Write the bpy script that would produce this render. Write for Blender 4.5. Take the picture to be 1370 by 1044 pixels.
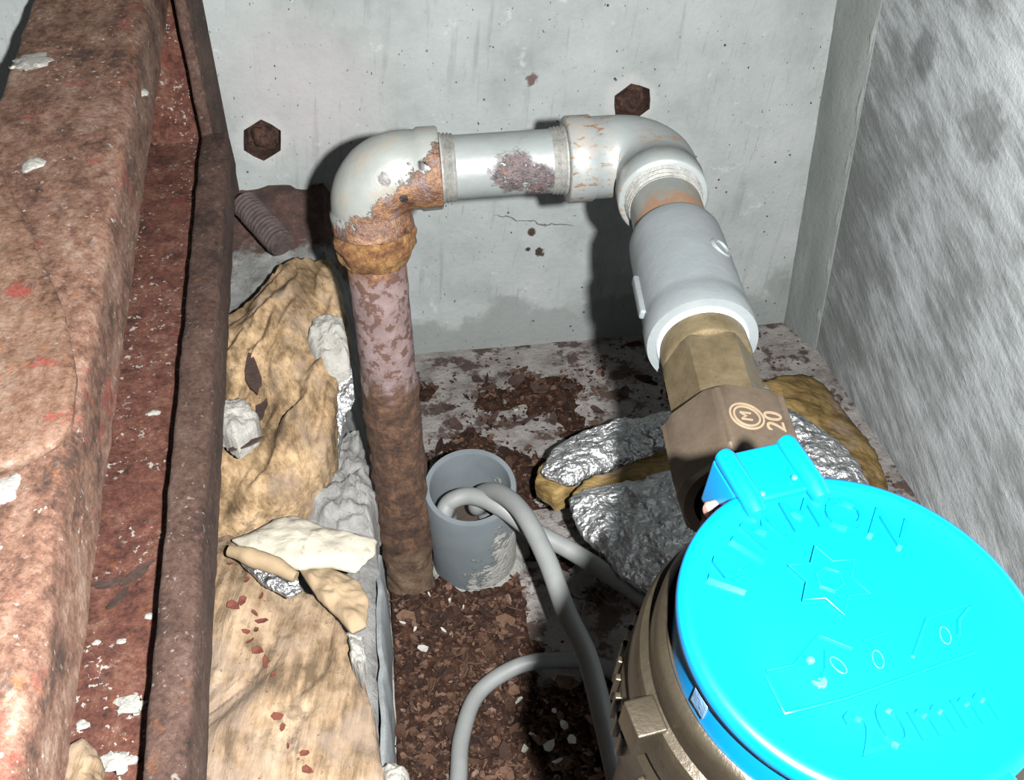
import bpy, bmesh, math, random
from mathutils import Vector, Matrix, noise
random.seed(7)
for o in list(bpy.data.objects): bpy.data.objects.remove(o)
sc = bpy.context.scene
COL = sc.collection
MM = 0.001                                   # everything below is written in millimetres

# ------------------------------------------------------------------ camera
FPX, CX, CY = 1330.0, 685.0, 522.0
CAM = Vector((0, 0, 440))
_p, _y, _r = math.radians(35.86), math.radians(6.29), math.radians(1.38)
FW = Vector((math.sin(_y)*math.cos(_p), math.cos(_y)*math.cos(_p), -math.sin(_p)))
_rt = Vector((math.cos(_y), -math.sin(_y), 0)); _up = _rt.cross(FW)
RT = math.cos(_r)*_rt - math.sin(_r)*_up
UP = math.sin(_r)*_rt + math.cos(_r)*_up
cd = bpy.data.cameras.new('camera'); cam = bpy.data.objects.new('camera', cd); COL.objects.link(cam)
cd.sensor_fit = 'HORIZONTAL'; cd.sensor_width = 36; cd.lens = 36*FPX/1370
cd.clip_start = 0.005; cd.clip_end = 20
m = Matrix((RT, UP, -FW)).transposed().to_4x4(); m.translation = CAM*MM
cam.matrix_world = m
sc.camera = cam

# ------------------------------------------------------------------ world, flash, exposure
w = bpy.data.worlds.new('world'); sc.world = w; w.use_nodes = True
w.node_tree.nodes['Background'].inputs[0].default_value = (0.55, 0.6, 0.7, 1)
w.node_tree.nodes['Background'].inputs[1].default_value = 0.0015
ld = bpy.data.lights.new('flash', 'POINT'); ld.energy = 60.5; ld.shadow_soft_size = 0.004; ld.color = (1, 0.985, 0.96)
fl = bpy.data.objects.new('flash', ld); COL.objects.link(fl); fl.location = Vector((32, -8, 446))*MM
sc.view_settings.view_transform = 'Standard'; sc.view_settings.look = 'None'
sc.view_settings.gamma = 1; sc.view_settings.exposure = 0.0
sc.view_settings.use_curve_mapping = False

# ------------------------------------------------------------------ helpers: points
def ray(px, py): return FW + RT*((px-CX)/FPX) - UP*((py-CY)/FPX)
def U(px, py, x=None, y=None, z=None):
    "the place where a line of sight meets a real plane x=, y= or z="
    d = ray(px, py)
    t = (z-CAM.z)/d.z if z is not None else (y/d.y if y is not None else x/d.x)
    return CAM + d*t
def onplane(px, py, c, n):
    d = ray(px, py); return CAM + d*((c-CAM).dot(n)/d.dot(n))

# ------------------------------------------------------------------ helpers: objects
LOC = {}
def mk(name, vf, mat, parent=None, loc=None, sharp=40, smooth=True):
    v, f = vf[0], vf[1]
    me = bpy.data.meshes.new(name)
    if parent is not None: base = LOC[parent]
    elif loc is not None: base = Vector(loc)
    else:
        n = len(v); base = Vector((sum(p[0] for p in v)/n, sum(p[1] for p in v)/n, min(p[2] for p in v)))
    me.from_pydata([(Vector(p)-base)*MM for p in v], [], f)
    me.validate(); me.update()
    bm = bmesh.new(); bm.from_mesh(me); bmesh.ops.recalc_face_normals(bm, faces=bm.faces); bm.to_mesh(me); bm.free()
    if smooth:
        me.polygons.foreach_set('use_smooth', [True]*len(me.polygons))
        me.set_sharp_from_angle(angle=math.radians(sharp))
    me.materials.append(mat)
    o = bpy.data.objects.new(name, me); COL.objects.link(o)
    if parent is not None: o.parent = parent
    else: o.location = base*MM
    LOC[o] = base
    return o
def thing(name, label, cat, loc, group=None):
    o = bpy.data.objects.new(name, None); COL.objects.link(o); o.location = Vector(loc)*MM; LOC[o] = Vector(loc)
    o.empty_display_size = 0.01
    return tag(o, label, cat, group)
def tag(o, label, cat, group=None, kind=None):
    o['label'] = label; o['category'] = cat
    if group: o['group'] = group
    if kind: o['kind'] = kind
    return o
def struct(o, label=None):
    o['kind'] = 'structure'
    if label: o['label'] = label
    return o
def join(*parts):
    V, F = [], []
    for v, f in parts:
        k = len(V); V += [Vector(p) for p in v]; F += [tuple(i+k for i in q) for q in f]
    return V, F
def nz(p, s, o=3, seed=0.0):
    return noise.fractal(Vector(p)*s + Vector((seed, seed*1.7, seed*.3)), 1.0, 2.0, o)

# ------------------------------------------------------------------ helpers: shapes
def box(a, b):
    x0, y0, z0 = a; x1, y1, z1 = b
    v = [(x0,y0,z0),(x1,y0,z0),(x1,y1,z0),(x0,y1,z0),(x0,y0,z1),(x1,y0,z1),(x1,y1,z1),(x0,y1,z1)]
    return v, [(0,3,2,1),(4,5,6,7),(0,1,5,4),(1,2,6,5),(2,3,7,6),(3,0,4,7)]
def frame_of(d, ref=None):
    d = d.normalized(); r = ref or (Vector((0,0,1)) if abs(d.z) < .9 else Vector((1,0,0)))
    e1 = (r - d*r.dot(d)).normalized(); return e1, d.cross(e1)
def catmull(pts, n=10):
    P = [Vector(p) for p in pts]; P = [2*P[0]-P[1]] + P + [2*P[-1]-P[-2]]; out = []
    for i in range(1, len(P)-2):
        for k in range(n):
            t = k/n; a, b, c, d = P[i-1:i+3]
            out.append(.5*((2*b)+(c-a)*t+(2*a-5*b+4*c-d)*t*t+(3*b-a-3*c+d)*t**3))
    out.append(P[-2]); return out
def tube(path, rad, seg=32, cap=True, wob=None):
    P = [Vector(p) for p in path]; n = len(P)
    R = rad if isinstance(rad, (list, tuple)) else [rad]*n
    T = []
    for i in range(n):
        a, b = P[max(i-1, 0)], P[min(i+1, n-1)]
        t = b-a
        if t.length < 1e-6: t = (P[min(i+2, n-1)]-P[max(i-2, 0)])
        T.append(t.normalized())
    e, _ = frame_of(T[0]); V = []; F = []
    for i in range(n):
        e = (e - T[i]*e.dot(T[i])).normalized(); g = T[i].cross(e)
        for k in range(seg):
            a = 2*math.pi*k/seg; dr = e*math.cos(a)+g*math.sin(a); r = R[i]
            p = P[i]+dr*r
            if wob: p = P[i]+dr*(r+wob(p))
            V.append(p)
    for i in range(n-1):
        for k in range(seg):
            F.append((i*seg+k, i*seg+(k+1)%seg, (i+1)*seg+(k+1)%seg, (i+1)*seg+k))
    if cap: F += [tuple(range(seg))[::-1], tuple(range((n-1)*seg, n*seg))]
    return V, F
def lathe(prof, o, axis, seg=64, closed=False, rfun=None, ref=None):
    "prof = [(radius, height)] about axis through o"
    a = Vector(axis).normalized(); e, g = frame_of(a, ref); o = Vector(o); V = []; F = []
    for j, (r, h) in enumerate(prof):
        for k in range(seg):
            t = 2*math.pi*k/seg
            rr = rfun(r, h, t) if rfun else r
            V.append(o + a*h + (e*math.cos(t)+g*math.sin(t))*rr)
    n = len(prof)
    for j in range(n if closed else n-1):
        jj = (j+1) % n
        for k in range(seg): F.append((j*seg+k, j*seg+(k+1)%seg, jj*seg+(k+1)%seg, jj*seg+k))
    if not closed: F += [tuple(range(seg))[::-1], tuple(range((n-1)*seg, n*seg))]
    return V, F
def obox(c, ex, ey, ez, sx, sy, sz, bev=0.0):
    "oriented box, optionally with bevelled edges"
    bm = bmesh.new(); bmesh.ops.create_cube(bm, size=1)
    for v in bm.verts: v.co = Vector((v.co.x*sx, v.co.y*sy, v.co.z*sz))
    if bev: bmesh.ops.bevel(bm, geom=bm.edges[:], offset=bev, segments=3, affect='EDGES', profile=.6)
    bm.verts.ensure_lookup_table()
    V = [Vector(c)+ex*v.co.x+ey*v.co.y+ez*v.co.z for v in bm.verts]; F = [tuple(q.index for q in f.verts) for f in bm.faces]
    bm.free(); return V, F
def resample(pts, n):
    P = [Vector(p) for p in pts]; L = [(P[(i+1)%len(P)]-P[i]).length for i in range(len(P))]; tot = sum(L); out = []
    i = 0; acc = 0
    for k in range(n):
        d = tot*k/n
        while acc+L[i] < d-1e-9: acc += L[i]; i += 1
        out.append(P[i].lerp(P[(i+1)%len(P)], (d-acc)/max(L[i], 1e-9)))
    return out
def slab(outline, thick, n=110, rings=22, dome=0.0, fn=None, jit=0.0, seed=0.0, power=4, centre=None, soft=True):
    "a pad with the given closed top outline, a thickness and its own relief"
    P = resample(outline, n)
    if soft:
        for _ in range(2): P = [(P[i-1]+P[i]*2+P[(i+1)%n])/4 for i in range(n)]
    c = Vector(centre) if centre else sum(P, Vector())/n
    if jit:
        P = [p + ((p-c).normalized())*jit*nz(p, .25, 3, seed) for p in P]
    V = []; F = []
    spec = [(.985, -thick), (1.0, -thick*.55), (1.0, -thick*.18)]
    for s, dz in spec:
        for p in P: q = c.lerp(p, s); V.append(Vector((q.x, q.y, q.z+dz)))
    for j in range(rings):
        s = 1-(j+.35)/rings
        for p in P:
            q = c.lerp(p, s); e = 1-s**power
            h = dome*e + (fn(q)*min(1, (1-s)*6) if fn else 0)
            V.append(Vector((q.x, q.y, q.z+h)))
    tot = 3+rings
    for j in range(tot-1):
        for k in range(n): F.append((j*n+k, j*n+(k+1)%n, (j+1)*n+(k+1)%n, (j+1)*n+k))
    F += [tuple(range(n))[::-1], tuple(range((tot-1)*n, tot*n))]
    return V, F
def lump(c, rx, ry, rz, amp=.25, sc_=.15, seed=0.0, seg=20, rings=12, flat=True):
    "a lumpy crumb resting on its flat side"
    c = Vector(c); V = [c+Vector((0, 0, rz))]; F = []
    for i in range(1, rings):
        ph = math.pi*i/rings
        for k in range(seg):
            t = 2*math.pi*k/seg
            d = Vector((math.sin(ph)*math.cos(t), math.sin(ph)*math.sin(t), math.cos(ph)))
            p = Vector((d.x*rx, d.y*ry, d.z*rz)); p = p*(1+amp*nz(p+c, sc_, 4, seed))
            if flat and p.z < -rz*.3: p.z = -rz*.3
            V.append(c+p)
    V.append(c+Vector((0, 0, -rz*(.3 if flat else 1))))
    for k in range(seg): F.append((0, 1+k, 1+(k+1)%seg)); F.append((len(V)-1, len(V)-1-seg+(k+1)%seg, len(V)-1-seg+k))
    for i in range(rings-2):
        for k in range(seg):
            a = 1+i*seg; b = a+seg
            F.append((a+k, b+k, b+(k+1)%seg, a+(k+1)%seg))
    return V, F
def text_mesh(body, size, ext):
    cu = bpy.data.curves.new('t', 'FONT'); cu.body = body; cu.size = size; cu.extrude = ext; cu.align_x = 'CENTER'; cu.align_y = 'CENTER'
    cu.resolution_u = 4
    o = bpy.data.objects.new('t', cu); COL.objects.link(o)
    dg = bpy.context.evaluated_depsgraph_get(); dg.update(); e = o.evaluated_get(dg); me = e.to_mesh()
    V = [v.co.copy() for v in me.vertices]; F = [tuple(p.vertices) for p in me.polygons]
    e.to_mesh_clear(); bpy.data.objects.remove(o); bpy.data.curves.remove(cu)
    return V, F
def place(vf, c, ex, ey, ez): return [Vector(c)+ex*v.x+ey*v.y+ez*v.z for v in vf[0]], vf[1]

# ------------------------------------------------------------------ helpers: materials (positions in mm, world space)
ALB = 0.36        # all pigments share this: darker surfaces, stronger flash, so shadows stay deep
class M:
    def __init__(s, name, rough=.8, metal=0.0, spec=.4):
        s.mat = bpy.data.materials.new(name); s.mat.use_nodes = True; s.nt = s.mat.node_tree
        s.b = s.nt.nodes['Principled BSDF']; s.b.inputs['Roughness'].default_value = rough
        s.b.inputs['Metallic'].default_value = metal; s.b.inputs['Specular IOR Level'].default_value = spec
        g = s.n('ShaderNodeNewGeometry'); v = s.n('ShaderNodeVectorMath'); v.operation = 'SCALE'; v.inputs['Scale'].default_value = 1000
        s.l(g.outputs['Position'], v.inputs[0]); s.pos = v.outputs[0]; s.geo = g
        x = s.n('ShaderNodeSeparateXYZ'); s.l(s.pos, x.inputs[0]); s.x, s.y, s.z = x.outputs
    def n(s, t): return s.nt.nodes.new(t)
    def l(s, a, b): s.nt.links.new(a, b)
    def put(s, a, sock):
        if isinstance(a, (int, float)): sock.default_value = a
        elif isinstance(a, (tuple, list)): sock.default_value = (*a, 1) if len(a) == 3 and len(sock.default_value) == 4 else a
        else: s.l(a, sock)
    def vec(s, rot=(0, 0, 0), scale=(1, 1, 1), off=(0, 0, 0)):
        m = s.n('ShaderNodeMapping'); m.vector_type = 'TEXTURE'; m.inputs['Rotation'].default_value = [math.radians(a) for a in rot]
        m.inputs['Scale'].default_value = [1/a for a in scale]; m.inputs['Location'].default_value = off; s.l(s.pos, m.inputs[0]); return m.outputs[0]
    def noise(s, size, detail=5, rough=.6, vec=None, dist=0.0):
        t = s.n('ShaderNodeTexNoise'); t.inputs['Scale'].default_value = 1/size; t.inputs['Detail'].default_value = detail
        t.inputs['Roughness'].default_value = rough; t.inputs['Distortion'].default_value = dist; s.l(vec or s.pos, t.inputs['Vector']); return t.outputs['Fac']
    def cells(s, size, vec=None, out='Distance'):
        t = s.n('ShaderNodeTexVoronoi'); t.inputs['Scale'].default_value = 1/size; s.l(vec or s.pos, t.inputs['Vector']); return t.outputs[out]
    def ramp(s, f, stops):
        r = s.n('ShaderNodeValToRGB'); e = r.color_ramp.elements
        while len(e) < len(stops): e.new(.5)
        for q, (p, c) in zip(e, stops): q.position = p; q.color = (*c, 1)
        s.put(f, r.inputs[0]); return r.outputs[0]
    def step(s, f, a, b, lo=0.0, hi=1.0):
        r = s.n('ShaderNodeMapRange'); r.interpolation_type = 'SMOOTHSTEP'
        s.put(f, r.inputs[0]); r.inputs[1].default_value = a; r.inputs[2].default_value = b; r.inputs[3].default_value = lo; r.inputs[4].default_value = hi; return r.outputs[0]
    def m(s, op, a, b=0.0, clamp=False):
        q = s.n('ShaderNodeMath'); q.operation = op; q.use_clamp = clamp; s.put(a, q.inputs[0]); s.put(b, q.inputs[1]); return q.outputs[0]
    def mul(s, a, b): return s.m('MULTIPLY', a, b)
    def add(s, a, b): return s.m('ADD', a, b)
    def mix(s, f, a, b, mode='MIX'):
        q = s.n('ShaderNodeMix'); q.data_type = 'RGBA'; q.blend_type = mode
        s.put(f, q.inputs[0]); s.put(a, q.inputs[6]); s.put(b, q.inputs[7]); return q.outputs[2]
    def blob(s, c, r, soft=.5, wob=0.0, size=8):
        "round patch of radius r about a place, its edge torn by noise"
        d = s.n('ShaderNodeVectorMath'); d.operation = 'DISTANCE'; s.l(s.pos, d.inputs[0]); d.inputs[1].default_value = c
        f = d.outputs['Value']
        if wob: f = s.add(f, s.mul(s.m('SUBTRACT', s.noise(size, 5), .5), wob))
        return s.step(f, r*(1-soft*.5), r*(1+soft*.5), 1, 0)
    def con(s, f, k): return s.m('ADD', s.m('MULTIPLY', s.m('SUBTRACT', f, .5), k), .5, True)
    def col(s, c): s.put(s.mix(1.0, c, (ALB, ALB, ALB), 'MULTIPLY'), s.b.inputs['Base Color'])
    def rough(s, c): s.put(c, s.b.inputs['Roughness'])
    def bump(s, h, dist=.5, strength=1.0):
        b = s.n('ShaderNodeBump'); b.inputs['Strength'].default_value = strength; b.inputs['Distance'].default_value = dist*MM
        s.put(h, b.inputs['Height']); s.l(b.outputs[0], s.b.inputs['Normal'])

# concrete of the back wall: pale grey with pits and dark vertical streaks
def m_wall():
    s = M('back_wall_concrete', .9)
    c = s.ramp(s.noise(60, 6, .65), [(.3, (.35, .39, .385)), (.5, (.46, .505, .50)), (.72, (.545, .585, .59))])
    st = s.noise(9, 5, .6, s.vec((0, 6, 0), (1, 1, .09)))
    c = s.mix(s.step(st, .57, .74, 0, .55), c, (.26, .28, .27))
    c = s.mix(s.step(s.noise(7, 6, .7), .60, .70, 0, .55), c, (.30, .32, .31))
    c = s.mix(s.step(s.noise(16, 5, .7), .62, .70, 0, .5), c, (.68, .71, .73))
    c = s.mix(s.mul(s.blob((-60, 665, 215), 45, 1.4, 30, 20), .35), c, (.62, .52, .54))
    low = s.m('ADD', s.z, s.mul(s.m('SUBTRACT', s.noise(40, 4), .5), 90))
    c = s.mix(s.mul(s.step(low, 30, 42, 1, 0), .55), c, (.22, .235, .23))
    c = s.mix(s.blob((91, 665, 100), 3.2, .5, 5, 3), c, (.06, .028, .02))
    c = s.mix(s.blob((97, 665, 83), 3.6, .5, 7, 3), c, (.05, .024, .02))
    c = s.mix(s.blob((88, 665, 86), 1.8, .5, 4, 3), c, (.05, .024, .02))
    c = s.mix(s.blob((92, 665, 215), 4, .5, 8, 4), c, (.16, .10, .09))
    for q in ((-94, 665, 185), (161, 665, 197)):
        c = s.mix(s.mul(s.blob(q, 18, .5, 14, 10), .45), c, (.68, .69, .68))
    st = s.noise(3.5, 5, .65, s.vec((0, 9, 0), (1, 1, .10), (17, 0, 3)))
    c = s.mix(s.mul(s.step(st, .58, .70, 0, .6), s.step(s.noise(45, 3), .42, .58)), c, (.25, .27, .255))
    c = s.mix(s.step(s.noise(2.6, 4, .7), .60, .72, 0, .35), c, (.28, .30, .29))
    pit = s.step(s.noise(2.4, 2, .5, s.vec(scale=(1, 1, .6))), .715, .735)
    pit2 = s.mul(s.step(s.cells(10), .045, .10, 1, 0), s.step(s.noise(20, 3), .5, .6))
    pitm = s.m('MAXIMUM', pit, pit2)
    c = s.mix(pitm, c, (.06, .06, .06))
    crk = s.m('ABSOLUTE', s.m('SUBTRACT', s.add(s.z, s.mul(s.noise(30, 4), 22)), s.add(s.mul(s.x, -.30), 148)))
    crk = s.mul(s.step(crk, .2, .8, 1, 0), s.mul(s.step(s.x, 60, 70), s.step(s.x, 118, 125, 1, 0)))
    c = s.mix(crk, c, (.15, .15, .15))
    s.col(c); s.bump(s.add(s.noise(4, 6, .7), s.mul(pitm, -1.5)), .7); return s.mat
# the right wall: trowelled, slanting pale strokes on darker grey
def m_right():
    s = M('trowelled_concrete', .9)
    v = s.vec((24, 0, 0), (1, .2, 1.0))
    n1 = s.noise(7.5, 6, .68, v)
    big = s.noise(90, 4, .6)
    k = s.add(s.mul(n1, .56), s.mul(big, .55))
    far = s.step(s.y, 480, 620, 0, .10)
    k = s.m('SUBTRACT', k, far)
    c = s.ramp(k, [(.40, (.25, .27, .265)), (.50, (.37, .40, .40)), (.57, (.54, .58, .60)), (.69, (.76, .81, .84))])
    c = s.mix(s.step(s.noise(3, 4, .7), .60, .72, 0, .5), c, (.16, .17, .165))
    c = s.mix(s.mul(s.blob((312, 560, 250), 14, .9, 16, 8), .7), c, (.13, .14, .14))
    c = s.mix(s.mul(s.blob((312, 480, 236), 18, .9, 26, 8), .6), c, (.13, .14, .13))
    s.col(c); s.bump(s.add(n1, s.mul(s.noise(3, 5, .7), .6)), 1.2); return s.mat
def m_fillet():
    s = M('mortar_fillet', .92)
    c = s.ramp(s.noise(30, 6, .6, s.vec((0, 0, 0), (1, 1, .25))), [(.3, (.22, .245, .235)), (.55, (.30, .33, .32)), (.75, (.42, .45, .45))])
    c = s.mix(s.step(s.noise(5, 5, .7), .62, .7, 0, .6), c, (.14, .15, .14))
    s.col(c); s.bump(s.noise(4, 6, .7), .8); return s.mat
def m_floor():
    s = M('stained_floor_concrete', .95)
    c = s.ramp(s.noise(25, 6, .65), [(.3, (.20, .175, .16)), (.5, (.42, .39, .37)), (.7, (.56, .54, .52))])
    stain = s.step(s.noise(26, 6, .7, s.vec(off=(31, 7, 0))), .50, .58, 0, .92)
    c = s.mix(stain, c, s.ramp(s.noise(6, 5, .7), [(.3, (.035, .018, .013)), (.6, (.10, .05, .033)), (.8, (.18, .10, .07))]))
    c = s.mix(s.step(s.noise(4, 4, .7), .60, .68, 0, .8), c, (.10, .045, .03))
    s.col(c); s.bump(s.noise(5, 6, .75), 2.0); return s.mat
def m_concrete(name, a=(.30, .30, .29), b=(.46, .46, .45), rust=0.0, dark=.0):
    s = M(name, .95)
    c = s.ramp(s.noise(14, 6, .7), [(.3, tuple(x*.6 for x in a)), (.48, a), (.7, b)])
    c = s.mix(s.step(s.cells(3.5), .0, .16, .55, 0), c, (.12, .12, .115))
    if rust:
        k = s.step(s.add(s.mul(s.m('SUBTRACT', s.y, 612), .02), s.m('SUBTRACT', s.noise(22, 5, .7), .5)), -.08, .10)
        c = s.mix(s.mul(k, rust), c, s.ramp(s.noise(5, 5, .7), [(.35, (.05, .022, .015)), (.6, (.13, .055, .04)), (.8, (.28, .17, .13))]))
    c = s.mix(s.step(s.noise(3.2, 3), .66, .72, 0, .8), c, (.14, .06, .04))
    s.col(c); s.bump(s.noise(5, 7, .75), 2.2); return s.mat
# rusted steel, several looks
def m_rust(name, stops, size=18, specks=.5, orange=.5, black=.4, red=0.0, bumpd=1.2, extra=None, stretch=None, con=2.2, sp=.63):
    s = M(name, .85, 0, .25)
    v = s.vec(scale=stretch) if stretch else None
    c = s.ramp(s.con(s.add(s.mul(s.noise(size, 7, .72, v), .6), s.mul(s.noise(3.6, 5, .75), .4)), con), stops)
    if red: c = s.mix(s.step(s.noise(24, 5, .65, s.vec(off=(90, 40, 7))), .60, .66, 0, red), c, (.33, .055, .04))
    if orange: c = s.mix(s.step(s.noise(9, 5, .7, s.vec(off=(12, 70, 3))), .61, .70, 0, orange), c, (.36, .13, .04))
    if black: c = s.mix(s.step(s.noise(11, 6, .72, s.vec(off=(5, 9, 55), scale=(1, .45, 1))), .60, .68, 0, black), c, (.03, .03, .034))
    if specks:
        k = s.mul(s.step(s.noise(3.0, 3, .6, s.vec(off=(3, 8, 1))), sp, sp+.04), s.step(s.noise(30, 4, .7), .44, .56))
        c = s.mix(s.mul(k, specks), c, (.60, .57, .52))
    c = s.mix(s.step(s.noise(1.7, 4, .8), .46, .66, 0, .55), c, s.mix(1.0, c, (.34, .30, .28), 'MULTIPLY'))
    c = s.mix(s.step(s.noise(2.3, 4, .8, s.vec(off=(40, 2, 9))), .54, .72, 0, .45), c, s.mix(1.0, c, (2.1, 1.95, 1.9), 'MULTIPLY'))
    if extra: c = extra(s, c)
    s.col(c); s.bump(s.add(s.noise(3, 7, .78), s.mul(s.noise(9, 3), .35)), bumpd); return s.mat
# painted grey steel of the fittings with rust scabs
def m_pipe(name, base=(.235, .262, .262), extra=None, glossy=.42, fleck=.25):
    s = M(name, glossy, 0, .45)
    c = s.ramp(s.noise(22, 4, .6), [(.3, tuple(x*.88 for x in base)), (.7, tuple(x*1.08 for x in base))])
    c = s.mix(s.step(s.noise(5, 5, .7), .64, .70, 0, fleck), c, (.14, .10, .08))
    s.h = s.noise(6, 4, .6)
    if extra: c = extra(s, c)
    s.col(c); s.bump(s.h, .25); return s.mat
RUSTY = [(.3, (.045, .018, .010)), (.45, (.13, .055, .03)), (.58, (.26, .13, .06)), (.75, (.42, .27, .14))]
def x_elbow(s, c):      # the corroded lower half of the first elbow
    k = s.mul(s.m('SUBTRACT', s.add(s.mul(s.x, .72), 270), s.z), .10)
    k = s.add(k, s.mul(s.m('SUBTRACT', s.noise(9, 6, .7), .5), 3.4))
    k2 = s.mul(s.step(k, .35, .62), s.step(s.add(s.z, s.mul(s.noise(6, 3), 8)), 250, 256, .0, -.0))
    k = s.step(k, .10, .42)
    rim = s.mul(s.step(s.z, 251, 254, 1, 0), s.step(s.x, 1, 5))
    k = s.mul(k, s.m('SUBTRACT', 1, s.mul(rim, .85)))
    pale = s.step(s.noise(14, 4, .6), .50, .62, 0, .30)
    c = s.mix(pale, c, (.36, .27, .19))
    rc = s.ramp(s.noise(6, 6, .75), RUSTY)
    rc = s.mix(s.step(s.noise(11, 4), .55, .65, 0, .6), rc, (.20, .16, .17))
    c = s.mix(k, c, rc)
    for q, r in (((-8, 395, 268), 3.4), ((8, 395, 273), 2.2), ((-1, 394, 259), 2.0)):
        c = s.mix(s.blob(q, r, .4, 3, 3), c, (.02, .014, .013))
    s.h = s.add(s.h, s.mul(s.mul(k, s.noise(3, 5, .75)), 5)); return c
def x_scab(s, c):
    k = s.m('MAXIMUM', s.blob((47, 396, 266), 9.5, .5, 12, 6), s.blob((58, 398, 262), 7.5, .5, 11, 5))
    k = s.m('MAXIMUM', k, s.blob((57, 399, 254), 5.5, .5, 8, 4)); k = s.mul(k, s.step(s.noise(4, 5, .7), .36, .48))
    c = s.mix(k, c, s.ramp(s.noise(3.5, 5, .75), [(.35, (.04, .025, .025)), (.5, (.10, .075, .085)), (.65, (.17, .09, .06)), (.8, (.30, .28, .29))]))
    j = s.mul(s.m('MAXIMUM', s.step(s.x, 19, 21, 1, 0), s.step(s.x, 66, 69)), s.step(s.noise(5, 4), .45, .6, .1, .7))
    c = s.mix(j, c, (.17, .11, .07))
    s.h = s.add(s.h, s.mul(s.mul(k, s.noise(2.5, 5, .75)), 5)); return c
def x_elbow2(s, c):
    band = s.step(s.x, 86, 95, 1, 0)
    k = s.mul(band, s.step(s.noise(3.0, 5, .7, s.vec(scale=(.45, 1, 1))), .54, .62))
    c = s.mix(s.mul(band, s.step(s.noise(12, 3), .45, .6, 0, .6)), c, (.30, .27, .24))
    c = s.mix(s.mul(k, .9), c, s.ramp(s.noise(3, 4), [(.4, (.15, .075, .035)), (.65, (.30, .16, .065))]))
    k = s.mul(s.blob((110, 388, 278), 11, .9, 8, 6), s.step(s.noise(3.5, 5, .7), .50, .6))
    c = s.mix(s.mul(k, .8), c, (.26, .17, .10)); return c
def x_nipple(s, c):
    k = s.mul(s.step(s.y, 352, 344), 1.0)
    k = s.mul(s.step(s.add(s.y, s.mul(s.noise(8, 4), 14)), 357, 362, 1, 0), s.step(s.noise(6, 4), .34, .48))
    c = s.mix(s.step(s.noise(10, 4), .42, .6, 0, .7), c, (.19, .17, .13))
    c = s.mix(s.mul(k, .85), c, (.27, .14, .075)); return c
def x_coupling(s, c):
    c = s.mix(s.step(s.noise(9, 5, .7), .62, .72, 0, .4), c, (.25, .19, .14)); return c
def m_riser():
    s = M('rusted_riser', .8, 0, .3)
    lil = s.ramp(s.noise(10, 4, .6), [(.3, (.17, .115, .11)), (.7, (.28, .205, .205))])
    sp = s.step(s.noise(5.2, 5, .65), .50, .57)
    lil = s.mix(s.mul(sp, .9), lil, (.10, .045, .03))
    dark = s.ramp(s.noise(7, 6, .75), [(.32, (.025, .012, .008)), (.48, (.085, .04, .022)), (.6, (.17, .085, .045)), (.78, (.30, .19, .11))])
    base = s.ramp(s.noise(8, 5, .7), [(.35, (.08, .045, .025)), (.55, (.19, .12, .07)), (.75, (.25, .18, .12))])
    wz = s.add(s.z, s.mul(s.m('SUBTRACT', s.noise(10, 5), .5), 40))
    c = s.mix(s.step(wz, 150, 162), dark, lil)
    c = s.mix(s.step(wz, 214, 222), c, s.ramp(s.noise(5, 5, .75), RUSTY))
    c = s.mix(s.step(wz, 38, 48, 1, 0), c, base)
    s.col(c); s.bump(s.mul(s.noise(3.5, 6, .75), s.step(wz, 150, 170, 1, .3)), 1.8); return s.mat
def m_crust():
    s = M('rust_crust', .9, 0, .2)
    c = s.ramp(s.noise(7, 6, .75), [(.3, (.05, .02, .012)), (.45, (.20, .09, .035)), (.58, (.36, .20, .07)), (.72, (.45, .33, .17))])
    s.col(c); s.bump(s.noise(2.5, 6, .75), 1.5); return s.mat
def m_brass(name, a, b, rough=.45, metal=.55):
    s = M(name, rough, metal, .5)
    c = s.ramp(s.noise(9, 6, .7), [(.3, a), (.7, b)])
    c = s.mix(s.step(s.noise(2.2, 4, .7), .6, .7, 0, .35), c, tuple(x*.4 for x in a))
    s.col(c); s.bump(s.noise(1.6, 4, .7), .12); return s.mat
def m_wool(name, a, b, dirt=.5, seed=0, rot=0):
    s = M(name, .98, 0, .1)
    f = s.noise(3.5, 6, .7, s.vec((0, 0, rot), (1, .1, 1), (seed, 0, 0)))
    c = s.ramp(s.con(s.add(s.mul(s.noise(28, 6, .65, s.vec(off=(seed, seed, 0))), .6), s.mul(f, .4)), 1.6), [(.34, tuple(x*.45 for x in a)), (.48, a), (.62, b), (.78, tuple(min(1, x*1.25) for x in b))])
    c = s.mix(s.step(s.noise(20, 6, .7, s.vec(off=(seed+44, 3, 0))), .56, .68, 0, dirt), c, (.11, .085, .06))
    c = s.mix(s.step(s.noise(16, 5, .7, s.vec(off=(seed+4, 33, 0))), .64, .74, 0, .7), c, (.38, .17, .06))
    c = s.mix(s.step(s.noise(36, 4, .6, s.vec(off=(seed+70, 9, 0))), .5, .66, 0, .55), c, (.40, .31, .25))
    c = s.mix(s.step(s.noise(3, 4, .7), .63, .70, 0, .75), c, (.10, .05, .03))
    s.col(c); s.bump(s.add(f, s.mul(s.noise(10, 5), .3)), 1.2); return s.mat
def m_foil(name, tint=(.95, .98, 1.0), dirt=.3):
    s = M(name, .3, .8, .5)
    c = s.mix(s.step(s.noise(14, 5, .7), .5, .66, 0, dirt), tint, (.16, .14, .12))
    s.col(c); s.rough(s.step(s.noise(6, 4), .3, .7, .3, .5))
    s.bump(s.add(s.mul(s.noise(9, 2, .5), 2.0), s.mul(s.noise(2.6, 3, .55), .55)), 5.0); return s.mat
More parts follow.
